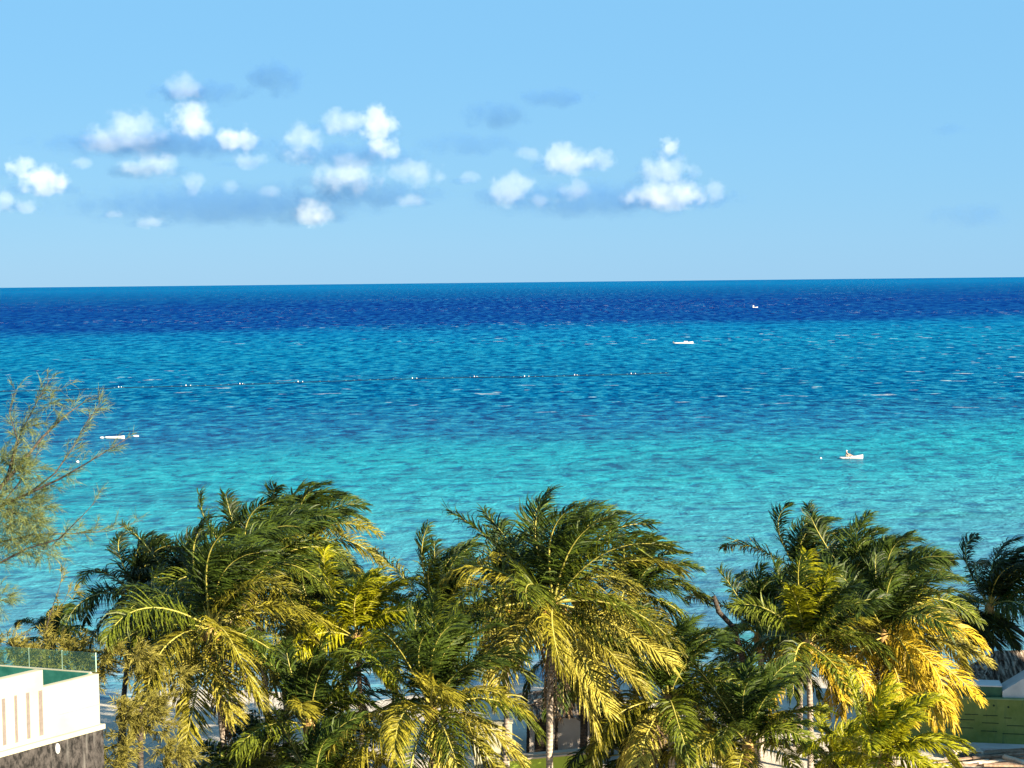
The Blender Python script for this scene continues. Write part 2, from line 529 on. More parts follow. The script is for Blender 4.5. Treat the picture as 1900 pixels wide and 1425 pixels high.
def frond_geo(rng, az, el, L, G, W, leaf, droop, lw, nl=64, ragged=0.0, roll=0.0):
    """one coconut frond: curved midrib with two ranks of leaflets. local to the heart"""
    N = 14
    ds = L / N
    d = np.array([math.cos(az) * math.cos(el), math.sin(az) * math.cos(el), math.sin(el)])
    P, T = [d * 0.12], [d]
    for i in range(N):
        s = (i + .5) / N
        d = d + (-UP * G * s ** 0.8 + WIND * W * 1.25 * s ** 1.3) / N
        d = d / np.linalg.norm(d)
        P.append(P[-1] + d * ds)
        T.append(d)
    P, T = np.array(P), np.array(T)
    S = np.linspace(0, 1, N + 1)
    # midrib
    rad = 0.045 * (1 - S) ** 0.8 * (L / 5) + 0.007
    side0 = nrm(np.cross(T, UP) + 1e-4)
    up0 = np.cross(side0, T)
    ring = []
    for a, b in ((1, 0), (0, 1), (-1, 0), (0, -.6)):
        ring.append(P + side0 * (a * rad)[:, None] * 1.3 + up0 * (b * rad)[:, None])
    Vr = np.stack(ring, 1).reshape(-1, 3)
    Fr = []
    for i in range(N):
        for k in range(4):
            Fr.append((i * 4 + k, i * 4 + (k + 1) % 4, i * 4 + 4 + (k + 1) % 4, i * 4 + 4 + k))
    # leaflets
    n2 = nl * 2
    s = np.repeat((np.arange(nl) + .5) / nl, 2) + rng.uniform(-.4, .4, n2) / nl
    sd = np.tile([1.0, -1.0], nl)
    s = np.clip(0.14 + 0.86 * s, 0.12, 1.0)
    keep = rng.uniform(0, 1, n2) > ragged
    s, sd = s[keep], sd[keep]
    n2 = len(s)
    base = np.stack([np.interp(s, S, P[:, k]) for k in range(3)], 1)
    t = nrm(np.stack([np.interp(s, S, T[:, k]) for k in range(3)], 1))
    b = nrm(np.cross(t, UP) + 1e-4)
    u = np.cross(b, t)
    cr, sr = math.cos(roll), math.sin(roll)
    b, u = b * cr + u * sr, u * cr - b * sr
    ang = np.radians(76 - 46 * s) * rng.uniform(.85, 1.15, n2)
    ln = leaf * (0.30 + 0.72 * np.sin(np.pi * np.clip(s * .80 + .12, 0, 1))) * rng.uniform(.8, 1.1, n2)
    lift = rng.normal(0.10, 0.16, n2)
    d0 = nrm(b * (sd * np.sin(ang))[:, None] + t * np.cos(ang)[:, None] + u * lift[:, None])
    down = np.array([0, 0, -1.0]) * droop
    wv = WIND * lw
    pts = [base]
    dd = d0
    for j in range(3):
        pts.append(pts[-1] + dd * (ln / 3)[:, None])
        dd = nrm(dd + (down + wv) * (0.55 + .35 * j) + rng.normal(0, .10, (n2, 3)))
    nv = nrm(u + rng.normal(0, .6, (n2, 3)))
    wd = nrm(np.cross(d0, nv))
    wid = np.array([0.017, 0.029, 0.024, 0.004])
    rows = []
    for j in range(4):
        tw = wd + (np.cross(wd, d0) * rng.normal(0, .25, n2)[:, None] if j else 0)
        rows += [pts[j] - tw * wid[j], pts[j] + tw * wid[j]]
    Vl = np.stack(rows, 1).reshape(-1, 3)
    off = len(Vr)
    k = np.arange(n2)[:, None] * 8 + off
    Fl = np.concatenate([k + np.array([[0, 1, 3, 2]]), k + np.array([[2, 3, 5, 4]]), k + np.array([[4, 5, 7, 6]])], 0)
    V = np.concatenate([Vr, Vl], 0)
    F = np.concatenate([np.array(Fr), Fl], 0)
    idx = np.concatenate([np.ones(len(Fr), int), np.zeros(len(Fl), int)])
    return V, F, idx

def quads(name, V, F, idx, mats, parent):
    me = bpy.data.meshes.new(name)
    me.vertices.add(len(V))
    me.vertices.foreach_set('co', V.astype(np.float32).ravel())
    me.loops.add(F.size)
    me.loops.foreach_set('vertex_index', F.astype(np.int32).ravel())
    me.polygons.add(len(F))
    me.polygons.foreach_set('loop_start', np.arange(0, F.size, 4, dtype=np.int32))
    me.polygons.foreach_set('loop_total', np.full(len(F), 4, np.int32))
    me.update(calc_edges=True)
    o = link(name, me, mats, parent)
    me.polygons.foreach_set('material_index', idx.astype(np.int32))
    return o

def palm(seed, u, v, Y, L, n, tint, label, W=1.0, G=1.7, lean=(0.0, 0.0), el=(84, -34), old='yellow', n_old=0,
         dead=3, nuts=0, leaf=0.95, lw=0.35, trunk_r=0.16, droop=0.50, extra=(), sweep=0.3):
    rng = np.random.default_rng(seed)
    h = at(u, v, Y)
    foot = Vector((h.x + lean[0], h.y + lean[1], 0.6))
    root = empty('palm_tree', foot, label, 'palm tree', 'coconut palms along the beach')
    top = h - foot
    # trunk
    pts, rad = [], []
    for i in range(13):
        f = i / 12
        bend = math.sin(f * math.pi) * 0.35
        pts.append(Vector((top.x * f ** 1.5 + bend * .4 * (1 if lean[0] >= 0 else -1), top.y * f, (top.z - .1) * f)))
        rad.append(trunk_r * (1.5 - 0.75 * min(1, f * 3) + 0.10 * (1 - f)))
    mb = MB(); mb.tube(pts, rad, 10); mb.build('trunk', M_trunk if tint != 'dark' else M_bark, root, True).matrix_parent_inverse = Matrix()
    # fibrous crown shaft
    mb = MB()
    mb.tube([top + Vector((0, 0, -.75)), top + Vector((0, 0, -.3)), top + Vector((0, 0, .1)), top + Vector((0, 0, .4))], [trunk_r * .85, .26, .22, .05], 9)
    mb.build('crown_shaft', M_fibre, root, True).matrix_parent_inverse = Matrix()
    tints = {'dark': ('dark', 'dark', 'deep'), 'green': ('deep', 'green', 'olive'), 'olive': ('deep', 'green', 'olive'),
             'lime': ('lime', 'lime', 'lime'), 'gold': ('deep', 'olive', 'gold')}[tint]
    def put(V, F, idx, lm, rm, name='frond'):
        o = quads(name, V, F, idx, [M_leaf[lm], M_rib[rm]], root)
        o.location = top
        return o
    ga = rng.uniform(0, 6.28)
    n = int(n * 1.08); G *= 1.75; leaf *= 1.34; lw *= 1.5; W *= 1.15
    for i in range(n):
        a = i / (n - 1)
        az = ga + i * 2.39996 + rng.normal(0, .15)
        e = R(el[0] + (el[1] - el[0]) * a ** 1.2 + rng.normal(0, 6))
        # the wind has turned the loose upper fronds downwind
        az_w = math.atan2(math.sin(az), math.cos(az) + sweep * (1 - a * .5))
        Li = L * (0.72 + 0.28 * min(1, a * 3.2)) * rng.uniform(.9, 1.08)
        g = G * (0.34 + 0.95 * a) * rng.uniform(.8, 1.2) * (1.0 if math.degrees(e) > -10 else .7)
        w = W * (1.75 - 1.25 * a) * rng.uniform(.75, 1.25)
        isold = i >= n - n_old
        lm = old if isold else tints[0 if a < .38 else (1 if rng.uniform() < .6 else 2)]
        rm = 'gold' if (isold and old == 'gold') else 'green'
        V, F, idx = frond_geo(rng, az_w, e, Li, g, w, leaf * L / 5 * rng.uniform(.9, 1.1), droop * (.35 + 1.9 * a), lw * (1.25 - 1.05 * a), 78, 0.04 + 0.10 * a * rng.uniform(), rng.normal(0, .45))
        put(V, F, idx, lm, rm)
    for (azd, eld, lf, lm, g, w) in extra:          # fronds the photograph shows on their own
        V, F, idx = frond_geo(rng, R(azd), R(eld), L * lf, g, w, leaf * L / 5, droop * 1.3, lw, 80, 0.03, rng.normal(0, .2))
        put(V, F, idx, lm, 'gold' if lm == 'gold' else 'green')
    for i in range(dead):
        V, F, idx = frond_geo(rng, rng.uniform(0, 6.28), R(rng.uniform(-75, -45)), L * rng.uniform(.55, .85), 1.0, .15, leaf * L / 5 * .8, 1.0, .1, 44, .25, rng.normal(0, .8))
        put(V, F, idx, 'dead', 'dead', 'dead_frond')
    for i in range(nuts):
        a = i * 2.4 + rng.uniform()
        mb = MB(); mb.ball((0, 0, 0), (.15, .15, .19), 0, 10, 7)
        o = mb.build('coconut', M_nut, root, True)
        o.matrix_parent_inverse = Matrix()
        o.location = top + Vector((math.cos(a) * .38, math.sin(a) * .38, -.25 - .12 * (i % 3)))
    return root

def build_palms():
    P = palm
    # --- left group
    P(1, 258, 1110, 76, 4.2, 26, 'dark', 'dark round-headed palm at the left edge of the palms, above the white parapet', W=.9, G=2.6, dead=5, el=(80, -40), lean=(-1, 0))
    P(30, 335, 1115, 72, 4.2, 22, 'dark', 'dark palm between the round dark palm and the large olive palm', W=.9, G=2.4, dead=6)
    P(2, 392, 1165, 60, 4.9, 28, 'olive', 'large olive palm left of centre with orange heart and fronds spreading low on both sides', nuts=4, dead=4, lean=(.4, 0), n_old=3, extra=((-70, -30, .95, 'yellow', .5, .2), (-100, -50, 1.0, 'olive', .3, .0)))
    P(3, 470, 1085, 68, 5.0, 30, 'olive', 'tall palm high in the left group with one upright blue green frond at its left', W=1.2, G=1.9, lean=(.5, 0), n_old=4, dead=2, extra=((160, 70, .80, 'dark', .5, .35), (140, 66, .72, 'dark', .6, .4)))
    P(4, 556, 1012, 75, 4.3, 26, 'olive', 'tallest palm of the left group, its fronds swept right over the sea', W=1.5, G=1.9, lean=(-.8, 0), n_old=2, dead=3)
    P(5, 662, 1185, 64, 3.9, 22, 'lime', 'bright lime green young palm between the left group and the centre', W=1.0, G=1.9, dead=2, trunk_r=.13, el=(86, -20))
    P(26, 575, 1130, 70, 4.1, 20, 'olive', 'olive palm behind the lime green young palm, at the right of the left group', W=.8, G=2.0, dead=4, n_old=4, el=(60, -40))
    P(20, 575, 1345, 58, 3.8, 20, 'green', 'dark green young palm low below the left group with upright fronds', W=.4, G=1.3, dead=2, el=(84, -10), leaf=.8)
    P(22, 585, 1465, 55, 3.4, 16, 'olive', 'low palm cut by the bottom edge left of centre with one arching yellow frond', W=.6, G=2.2, dead=1, el=(75, -10))
    P(23, 450, 1440, 59, 3.2, 14, 'olive', 'low brown tinged palm at the bottom edge under the big left palm', W=.3, G=2.6, dead=6, el=(60, -30), n_old=4, old='dead')
    P(21, 92, 1185, 84, 2.4, 16, 'green', 'small far palm standing alone between the pines at the left', W=1.2, G=2.2, dead=0, trunk_r=.1)
    # --- centre
    P(7, 815, 1168, 68, 4.4, 14, 'green', 'slender upright palm left of the central palm with narrow blown crown', W=.9, G=.9, dead=2, el=(86, 35), sweep=.12, lw=.5, extra=((175, 20, .7, 'dark', 1.6, .2), (110, 78, .85, 'dark', .1, .1)))
    P(6, 800, 1318, 56, 4.5, 26, 'green', 'big green palm at the bottom, left of the bare pale trunk', W=.7, G=2.0, dead=2, n_old=2, el=(86, -36), extra=((200, 10, .9, 'yellow', 2.2, .1), (-40, 5, .95, 'yellow', 1.8, .3), (88, 85, .9, 'green', .1, .2)))
    P(9, 932, 1112, 70, 3.8, 24, 'olive', 'palm half hidden behind the left side of the central palm, with brown dead fronds', nuts=12, dead=5, W=.7, G=2.5, n_old=3)
    P(8, 1027, 1120, 60, 5.2, 30, 'olive', 'central palm on a tall pale bare trunk, the most open crown', W=.95, G=1.45, nuts=5, dead=2, n_old=6, lean=(-.1, 0), trunk_r=.17,
      extra=((140, 46, .9, 'dark', .4, .1), (-50, -20, 1.0, 'yellow', .8, .3), (-35, -8, 1.05, 'yellow', 1.0, .3), (-62, -38, .95, 'yellow', .4, .2), (-150, -20, .8, 'olive', 1.0, .0)))
    P(10, 1172, 1108, 70, 3.9, 26, 'olive', 'olive palm behind the right of the central palm, darker towards the sea', W=.8, G=2.2, dead=5, n_old=4)
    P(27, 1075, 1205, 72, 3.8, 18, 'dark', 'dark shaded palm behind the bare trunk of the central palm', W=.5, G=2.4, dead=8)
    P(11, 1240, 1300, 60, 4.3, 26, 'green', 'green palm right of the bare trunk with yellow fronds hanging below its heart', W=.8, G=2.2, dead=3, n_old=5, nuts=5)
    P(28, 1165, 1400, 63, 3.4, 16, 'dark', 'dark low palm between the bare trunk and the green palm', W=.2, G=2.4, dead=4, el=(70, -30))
    # --- right group
    P(12, 1408, 1180, 75, 4.0, 24, 'green', 'dark green palm at the left end of the right group by a dead stump', W=.5, G=1.8, dead=3)
    P(13, 1480, 1062, 77, 4.0, 24, 'olive', 'tallest narrow palm of the right group, its top blown to the right', W=1.5, G=1.5, dead=4, n_old=2, el=(86, -40), sweep=.7)
    P(14, 1590, 1105, 73, 4.7, 26, 'olive', 'palm at the middle of the right group with dense domed crown', W=1.1, G=2.0, dead=4, n_old=2)
    P(29, 1655, 1125, 70, 4.2, 24, 'olive', 'palm forming the right shoulder of the right group, above the golden fronds', W=1.1, G=2.1, dead=2, n_old=4)
    P(15, 1498, 1195, 64, 4.0, 20, 'green', 'lime green palm in front of the right group with upright fronds and orange skirt', W=.5, G=1.7, dead=1, n_old=3, old='gold', el=(86, -30), extra=((90, 84, .9, 'lime', .1, .1), (-60, 70, .85, 'lime', .5, .1), (-120, 60, .8, 'lime', .8, .0), (-70, -15, .8, 'gold', 1.4, .0), (-130, 5, .85, 'gold', 2.2, .0)))
    P(16, 1640, 1180, 66, 4.4, 28, 'gold', 'palm with golden yellow fronds hanging beside the green wall', W=.38, G=2.2, el=(80, -50), dead=3, n_old=9, old='gold', extra=((-60, -25, 1.0, 'gold', 1.0, .3), (-35, -15, 1.05, 'gold', 1.3, .3), (-85, -35, .95, 'gold', .8, .1), (-15, 5, 1.0, 'yellow', 1.5, .3)))
    P(17, 1388, 1385, 58, 3.7, 20, 'green', 'young green palm at the bottom with pale upright stalks, between two larger palms', W=.6, G=1.6, dead=1, el=(86, 5))
    P(24, 1560, 1440, 60, 2.9, 16, 'lime', 'small yellow green palm at the bottom edge under the orange skirt', W=1.0, G=2.0, dead=2, el=(80, 0))
    P(18, 1640, 1410, 55, 3.2, 22, 'lime', 'fresh green young palm at the bottom right beside the wood pile', W=.9, G=1.9, dead=0, el=(86, 0), lw=.5)
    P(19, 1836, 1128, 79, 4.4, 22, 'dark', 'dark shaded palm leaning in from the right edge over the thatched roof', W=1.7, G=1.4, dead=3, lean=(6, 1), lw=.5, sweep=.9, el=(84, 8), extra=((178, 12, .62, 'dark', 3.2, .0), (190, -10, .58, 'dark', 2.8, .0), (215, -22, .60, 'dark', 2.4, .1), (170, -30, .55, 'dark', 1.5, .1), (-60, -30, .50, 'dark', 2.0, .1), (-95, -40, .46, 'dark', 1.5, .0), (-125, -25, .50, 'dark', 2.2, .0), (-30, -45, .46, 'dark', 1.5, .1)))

# ------------------------------------------------------------------ casuarina pines
def needles_geo(rng, roots, dirs, lens, per, nlen, width, spread=.55, grav=.35):
    """thin drooping needles set along branchlets -> V, F"""
    n = len(roots)
    f = rng.uniform(.1, 1.0, (n, per))
    base = roots[:, None, :] + dirs[:, None, :] * (f * lens[:, None])[:, :, None]
    d = dirs[:, None, :] + rng.normal(0, spread, (n, per, 3)) + WIND * .25
    d = nrm(d.reshape(-1, 3)); base = base.reshape(-1, 3)
    L = nlen * rng.uniform(.5, 1.2, len(d))
    d2 = nrm(d + np.array([0, 0, -grav]))
    wv = nrm(np.cross(d, rng.normal(0, 1, d.shape))) * width
    mid = base + d * (L * .5)[:, None]
    tip = mid + d2 * (L * .5)[:, None]
    V = np.stack([base - wv * .7, base + wv * .7, mid - wv, mid + wv, tip - wv * .3, tip + wv * .3], 1).reshape(-1, 3)
    k = np.arange(len(d))[:, None] * 6
    F = np.concatenate([k + np.array([[0, 1, 3, 2]]), k + np.array([[2, 3, 5, 4]])], 0)
    return V, F

def pine(seed, foot, trunk_top, label, limbs=(), blobs=(), Yd=46, mat=None, tr=.16, width=.007, per=26, wisp=1.0):
    rng = np.random.default_rng(seed)
    root = empty('casuarina_tree', foot, label, 'pine tree', 'casuarina pines at the left')
    O = np.array(foot)
    mb = MB()
    top = Vector(trunk_top) - Vector(foot)
    mb.tube([Vector((0, 0, 0)), top * .33 + Vector((.1, 0, 0)), top * .7 - Vector((.08, 0, 0)), top], [tr * 1.3, tr, tr * .75, tr * .35], 9)
    mb.build('trunk', M_bark, root, True).matrix_parent_inverse = Matrix()
    RV, RD, RL = [], [], []
    for pts, r0, amount in limbs:
        W_ = [at(u, v, Yd + dy) for (u, v, dy) in pts]
        rad = [r0 * (1 - .85 * i / (len(W_) - 1)) for i in range(len(W_))]
        mb = MB(); mb.tube([w - Vector(foot) for w in W_], rad, 6)
        mb.build('limb', M_bark, root, True).matrix_parent_inverse = Matrix()
        A = np.array([list(w) for w in W_]) - O
        sg = A[1:] - A[:-1]
        nb = int(amount * wisp)
        for k in range(nb):
            f = rng.uniform(.12, 1.0) * (len(sg)) * .999
            i = int(f); t = nrm(sg[i]); p = A[i] + sg[i] * (f - i)
            d = nrm(t * rng.uniform(.5, 1.1) + rng.normal(0, .45, 3) + np.array([0.1, 0, .15]))
            RV.append(p); RD.append(d); RL.append(rng.uniform(.25, .75) * (1.1 - .3 * f / len(sg)))
    n_l = len(RV)
    for (u, v, ru, rv, Y, cnt) in blobs:
        c = np.array(list(at(u, v, Y))) - O
        k = Y / FPX
        sub = []
        for q in range(max(2, cnt // 11)):
            d = nrm(rng.normal(0, 1, 3))
            sub.append(c + d * np.array([ru * k, min(ru, rv) * k, rv * k]) * rng.uniform(.2, 1.0) ** .5)
        for q in range(int(cnt * .62)):
            d = nrm(rng.normal(0, 1, 3))
            p = sub[rng.integers(len(sub))] + d * rng.uniform(.02, .26)
            RV.append(p); RD.append(nrm(d * .8 + np.array([.55, -.1, .15]) + rng.normal(0, .3, 3))); RL.append(rng.uniform(.25, .6))
    RV, RD, RL = np.array(RV), np.array(RD), np.array(RL)
    V, F = needles_geo(rng, RV, RD, RL, per, .30, width)
    quads('foliage', V, F, np.zeros(len(F), int), [mat or M_needle], root)
    # twigs carrying the needles
    mb = MB()
    for p, d, l in list(zip(RV, RD, RL))[::2]:
        mb.tube([Vector(p), Vector(p + d * l)], [.008, .003], 3)
    o = mb.build('twigs', M_bark, root); o.matrix_parent_inverse = Matrix(); o['kind'] = 'stuff'
    return root

def build_pines():
    Yd = 46
    f = at(-110, 1000, Yd)
    pine(11, (f.x, f.y, .7), tuple(at(-70, 780, Yd)), 'tall feathery casuarina pine reaching in from the left edge over the sea', [
        ([(-85, 985, 0), (0, 905, 0), (38, 862, .2), (78, 812, .4), (120, 772, .6), (168, 737, .8)], .075, 60),
        ([(18, 884, .1), (30, 832, .3), (40, 800, .2), (62, 758, 0), (92, 704, -.2)], .035, 60),
        ([(10, 895, 0), (32, 815, -.4), (17, 765, -.6), (30, 722, -.8)], .028, 42),
        ([(-85, 1000, 0), (0, 940, 0), (52, 916, -.2), (112, 888, -.5), (160, 860, -.8), (238, 812, -1.2)], .06, 55),
        ([(58, 912, -.2), (102, 878, -.1), (136, 830, .1), (164, 778, .3), (188, 750, .5)], .03, 50),
        ([(-85, 1040, 0), (0, 1006, 0), (60, 992, .3), (130, 990, .6), (200, 986, .8), (266, 964, 1)], .04, 52),
        ([(-85, 1060, 0), (0, 1044, 0), (50, 1018, -.2), (110, 1000, -.6), (150, 960, -1), (178, 930, -1.1)], .04, 44),
        ([(0, 940, 0), (40, 890, .5), (66, 850, .8), (80, 800, 1)], .025, 36)],
        [(8, 868, 36, 28, 46, 100), (18, 925, 52, 32, 46, 170), (6, 985, 54, 32, 46, 150), (70, 960, 46, 24, 46, 80), (45, 1020, 52, 20, 46, 110), (-2, 1085, 14, 34, 46, 40), (60, 880, 30, 22, 46, 36), (60, 800, 26, 24, 46, 24), (92, 735, 14, 26, 46, 20)],
        Yd, M_needle_fine, .2, .0045, 24, 0.40)
    g = at(70, 1260, 58)
    pine(12, (g.x, g.y, .7), tuple(at(75, 1200, 58)), 'low yellowish casuarina spreading along the glass balustrade behind the white building', [
        ([(75, 1215, 0), (90, 1150, 0), (110, 1090, 0), (122, 1040, 0)], .03, 8),
        ([(90, 1150, 0), (115, 1122, .2), (138, 1095, .2)], .02, 4)],
        [(20, 1215, 70, 32, 58, 150), (100, 1222, 70, 34, 58, 160), (180, 1215, 60, 30, 58, 120), (40, 1245, 90, 26, 58, 120), (150, 1250, 60, 28, 58, 90), (240, 1226, 56, 22, 57, 60), (305, 1250, 40, 14, 57, 36), (262, 1256, 36, 16, 57, 26)],
        58, M_needle, .16, .011, 30)
    g = at(262, 1425, 54)
    pine(13, (g.x, g.y, .7), tuple(at(262, 1310, 54)), 'bushy casuarina standing right of the white building beneath the palms', [
        ([(262, 1380, 0), (240, 1340, -.2), (215, 1310, -.3)], .04, 14), ([(262, 1360, 0), (290, 1320, .2), (318, 1290, .2)], .04, 14)],
        [(232, 1330, 42, 24, 54, 70), (288, 1312, 36, 20, 54, 56), (222, 1368, 40, 20, 54, 60), (290, 1352, 36, 18, 54, 40), (305, 1392, 30, 16, 54, 34), (200, 1410, 56, 22, 53, 80), (320, 1410, 34, 18, 54, 46)],
        54, M_needle, .16, .011, 30)

# ------------------------------------------------------------------ white building with roof terrace
def mat_stone():
    t = NT('dark_stone_cladding')
    p = t.pos()
    a = t.noise(t.scale(p, (1, 1, .5)), 7.0, 5, 0.75)
    b = t.noise(t.scale(p, (1, 1, .08)), 3.0, 4, 0.6)
    col = t.mix(t.rng(a, .40, .62), (0.004, 0.0038, 0.004), (0.046, 0.041, 0.040))
    col = t.mix(t.rng(b, .58, .70, 0, .5), col, (0.14, 0.135, 0.13))
    t.principled(col, 0.8, 0.2, t.bump(a, .7, .03))
    return t.m

def mat_glass(name, tint, rough=.02, mixf=.25):
    t = NT(name)
    tr = t.node('BsdfTransparent'); t.put(tr.inputs[0], tint)
    gl = t.node('BsdfGlossy'); gl.inputs['Roughness'].default_value = rough
    df = t.node('BsdfDiffuse'); t.put(df.inputs[0], (0.12, 0.26, 0.20))
    m1 = t.node('MixShader'); m1.inputs[0].default_value = mixf
    t.l.new(tr.outputs[0], m1.inputs[1]); t.l.new(df.outputs[0], m1.inputs[2])
    fr = t.node('Fresnel'); fr.inputs['IOR'].default_value = 1.45
    m2 = t.node('MixShader'); t.put(m2.inputs[0], fr.outputs[0])
    t.l.new(m1.outputs[0], m2.inputs[1]); t.l.new(gl.outputs[0], m2.inputs[2])
    t.l.new(m2.outputs[0], t.out.inputs['Surface'])
    return t.m

def build_white_building():
    A = at(183, 1250, 50)
    zr = A.z
    B = onz(80, 1275, zr)
    d = (B - A); d.z = 0; d.normalize()
    nrm_ = Vector((-d.y, d.x, 0))
    if nrm_.y > 0: nrm_ = -nrm_
    pl = lambda u, v: onplane(u, v, A, nrm_)
    C, Dp = pl(78, 1243), pl(0, 1258)
    zc = C.z
    zb = 0.5 * (pl(188, 1345).z + pl(0, 1392).z)
    far = onz(0, 1236, zr); e = (far - A); e.z = 0; e.normalize()
    inn = (d + e).normalized()
    root = empty('white_building', (A.x + d.x * 3 + e.x * 3, A.y + d.y * 3 + e.y * 3, .7), 'white rendered building with dark stone base and glass railed roof terrace', 'building')
    P = lambda a, b: A + d * a + e * b
    floor_z = zr - 1.0
    T = .22
    # body below the terrace floor
    mb = MB(); mb.prism([P(0, 0), P(0, 14), P(16, 14), P(16, 0)], zb, floor_z); mb.build('wall', M_white, root)
    # low front parapet, higher parapet with its end
    lB = (B - A).length
    mb = MB(); mb.prism([P(0, 0), P(0, T), P(lB, T), P(lB, 0)], floor_z + .004, zr); mb.build('parapet', M_white, root)
    mb = MB(); mb.prism([P(lB + .003, -.004), P(lB + .003, T + .05), P(16, T + .05), P(16, -.004)], floor_z + .003, zc); hp = mb.build('parapet', M_white, root)
    # upright slots on the wall face: thin brown strips, recess shade painted into the colour
    mg = plain('groove_shade_brown', (0.12, 0.10, 0.092), (0.16, 0.137, 0.128), 6, .8)
    for (u0, u1, vt, vb) in ((3, 9, 1297, 1384), (26, 31, 1291, 1379), (48, 54, 1286, 1372), (71, 78, 1282, 1366)):
        p0, p1 = pl(u0, vt), pl(u1, vt)
        z1, z0 = p0.z, pl(u0, vb).z
        c = (p0 + p1) / 2 - nrm_ * .0
        mb = MB()
        mb.box((c.x - nrm_.x * .013, c.y - nrm_.y * .013, (z0 + z1) / 2), ((p1 - p0).length, .05, z1 - z0), math.atan2(d.y, d.x))
        mb.build('groove', mg, root)
    # white ledge and stone cladding below
    mb = MB(); mb.prism([P(-.10, -.10), P(-.10, 13.9), P(16.1, 13.9), P(16.1, -.10)], zb - .16, zb - .003); mb.build('ledge', M_white, root)
    mb = MB(); mb.prism([P(-.06, -.06), P(-.06, 13.8), P(16, 13.8), P(16, -.06)], .6, zb - .163); mb.build('stone_base', mat_stone(), root)
    # terrace: far kerb, green tiled inner faces, glass balustrade
    mt = plain('green_tile', (0.012, 0.085, 0.065), (0.03, 0.14, 0.11), 3, .25, .5)
    mb = MB(); mb.prism([P(0.003, T + .003), P(0.003, 12), P(.10, 12), P(.10, T + .003)], floor_z + .005, zr + .06); mb.build('kerb', M_white, root)
    mb = MB(); mb.prism([P(.103, T + .06), P(.103, 11.9), P(.15, 11.9), P(.15, T + .06)], floor_z + .006, zr + .03); mb.build('tile_panel', mt, root)
    mb = MB(); mb.prism([P(T + .06, T + .06), P(T + .06, 11.9), P(15.9, 11.9), P(15.9, T + .06)], floor_z + .002, floor_z + .05); mb.build('terrace_floor', mt, root)
    mgl = mat_glass('balustrade_glass', (0.80, 0.93, 0.84), .02, .08)
    med = plain('glass_edge', (0.22, 0.36, 0.29), (0.32, 0.46, 0.38), 3, .2, .5)
    q = .04
    while q < 11:
        q1 = q + 1.25
        mb = MB(); mb.prism([P(.04, q + .012), P(.04, q1 - .012), P(.06, q1 - .012), P(.06, q + .012)], zr + .063, zr + .063 + .62)
        gp = mb.build('glass_panel', mgl, root)
        mb = MB(); mb.prism([P(.035, q - .005), P(.035, q + .005), P(.065, q + .005), P(.065, q - .005)], zr + .063, zr + .063 + .63)
        mb.build('glass_joint', med, root)
        q = q1
    # lamp on the stone
    c = pl(103, 1388)
    mb = MB(); mb.ball((c.x + nrm_.x * .10, c.y + nrm_.y * .10, c.z), (.085, .07, .17), 0, 12, 8); mb.box((c.x + nrm_.x * .05, c.y + nrm_.y * .05, c.z), (.06, .14, .1), math.atan2(d.y, d.x))
    mb.build('wall_lamp', M_white_paint, root, True)

# ------------------------------------------------------------------ right side: green wall, thatch, timber
def mat_green_wall():
    t = NT('green_painted_concrete')
    p = t.pos()
    n = t.noise(p, 0.9, 5, .65)
    m = t.noise(t.scale(p, (2, 2, .4)), 2.0, 4, .6)
    col = t.mix(t.rng(n, .3, .7), (0.115, 0.155, 0.034), (0.22, 0.255, 0.075))
    col = t.mix(t.rng(m, .58, .72, 0, .6), col, (0.05, 0.10, 0.05))
    t.principled(col, .75, .2)
    return t.m

def mat_thatch():
    t = NT('palm_thatch')
    p = t.pos()
    n = t.noise(t.scale(p, (4.5, .8, .8)), 1.6, 5, .66)
    col = t.ramp(n, [(.36, (0.016, 0.011, 0.009)), (.50, (0.15, 0.112, 0.088)), (.64, (0.50, 0.42, 0.34))])
    t.principled(col, .95, .05, t.bump(n, .9, .15))
    return t.m

M_green, M_thatch = mat_green_wall(), mat_thatch()
M_dkgreen = plain('dark_green_paint', (0.02, 0.09, 0.05), (0.04, 0.15, 0.08), 2, .5)
M_groove = plain('wall_joint', (0.02, 0.035, 0.02), (0.03, 0.05, 0.03), 3, .9)
M_concrete = plain('pale_concrete', (0.52, 0.52, 0.52), (0.68, 0.68, 0.67), 1.2, .85, .1)
M_lime = plain('lime_paint', (0.40, 0.56, 0.05), (0.52, 0.66, 0.09), 1.5, .6)
M_wood = plain('weathered_timber', (0.20, 0.12, 0.08), (0.42, 0.30, 0.22), 5, .85, .1, .02)
M_wood_pale = plain('pale_timber', (0.52, 0.42, 0.33), (0.70, 0.60, 0.48), 5, .8, .1, .02)

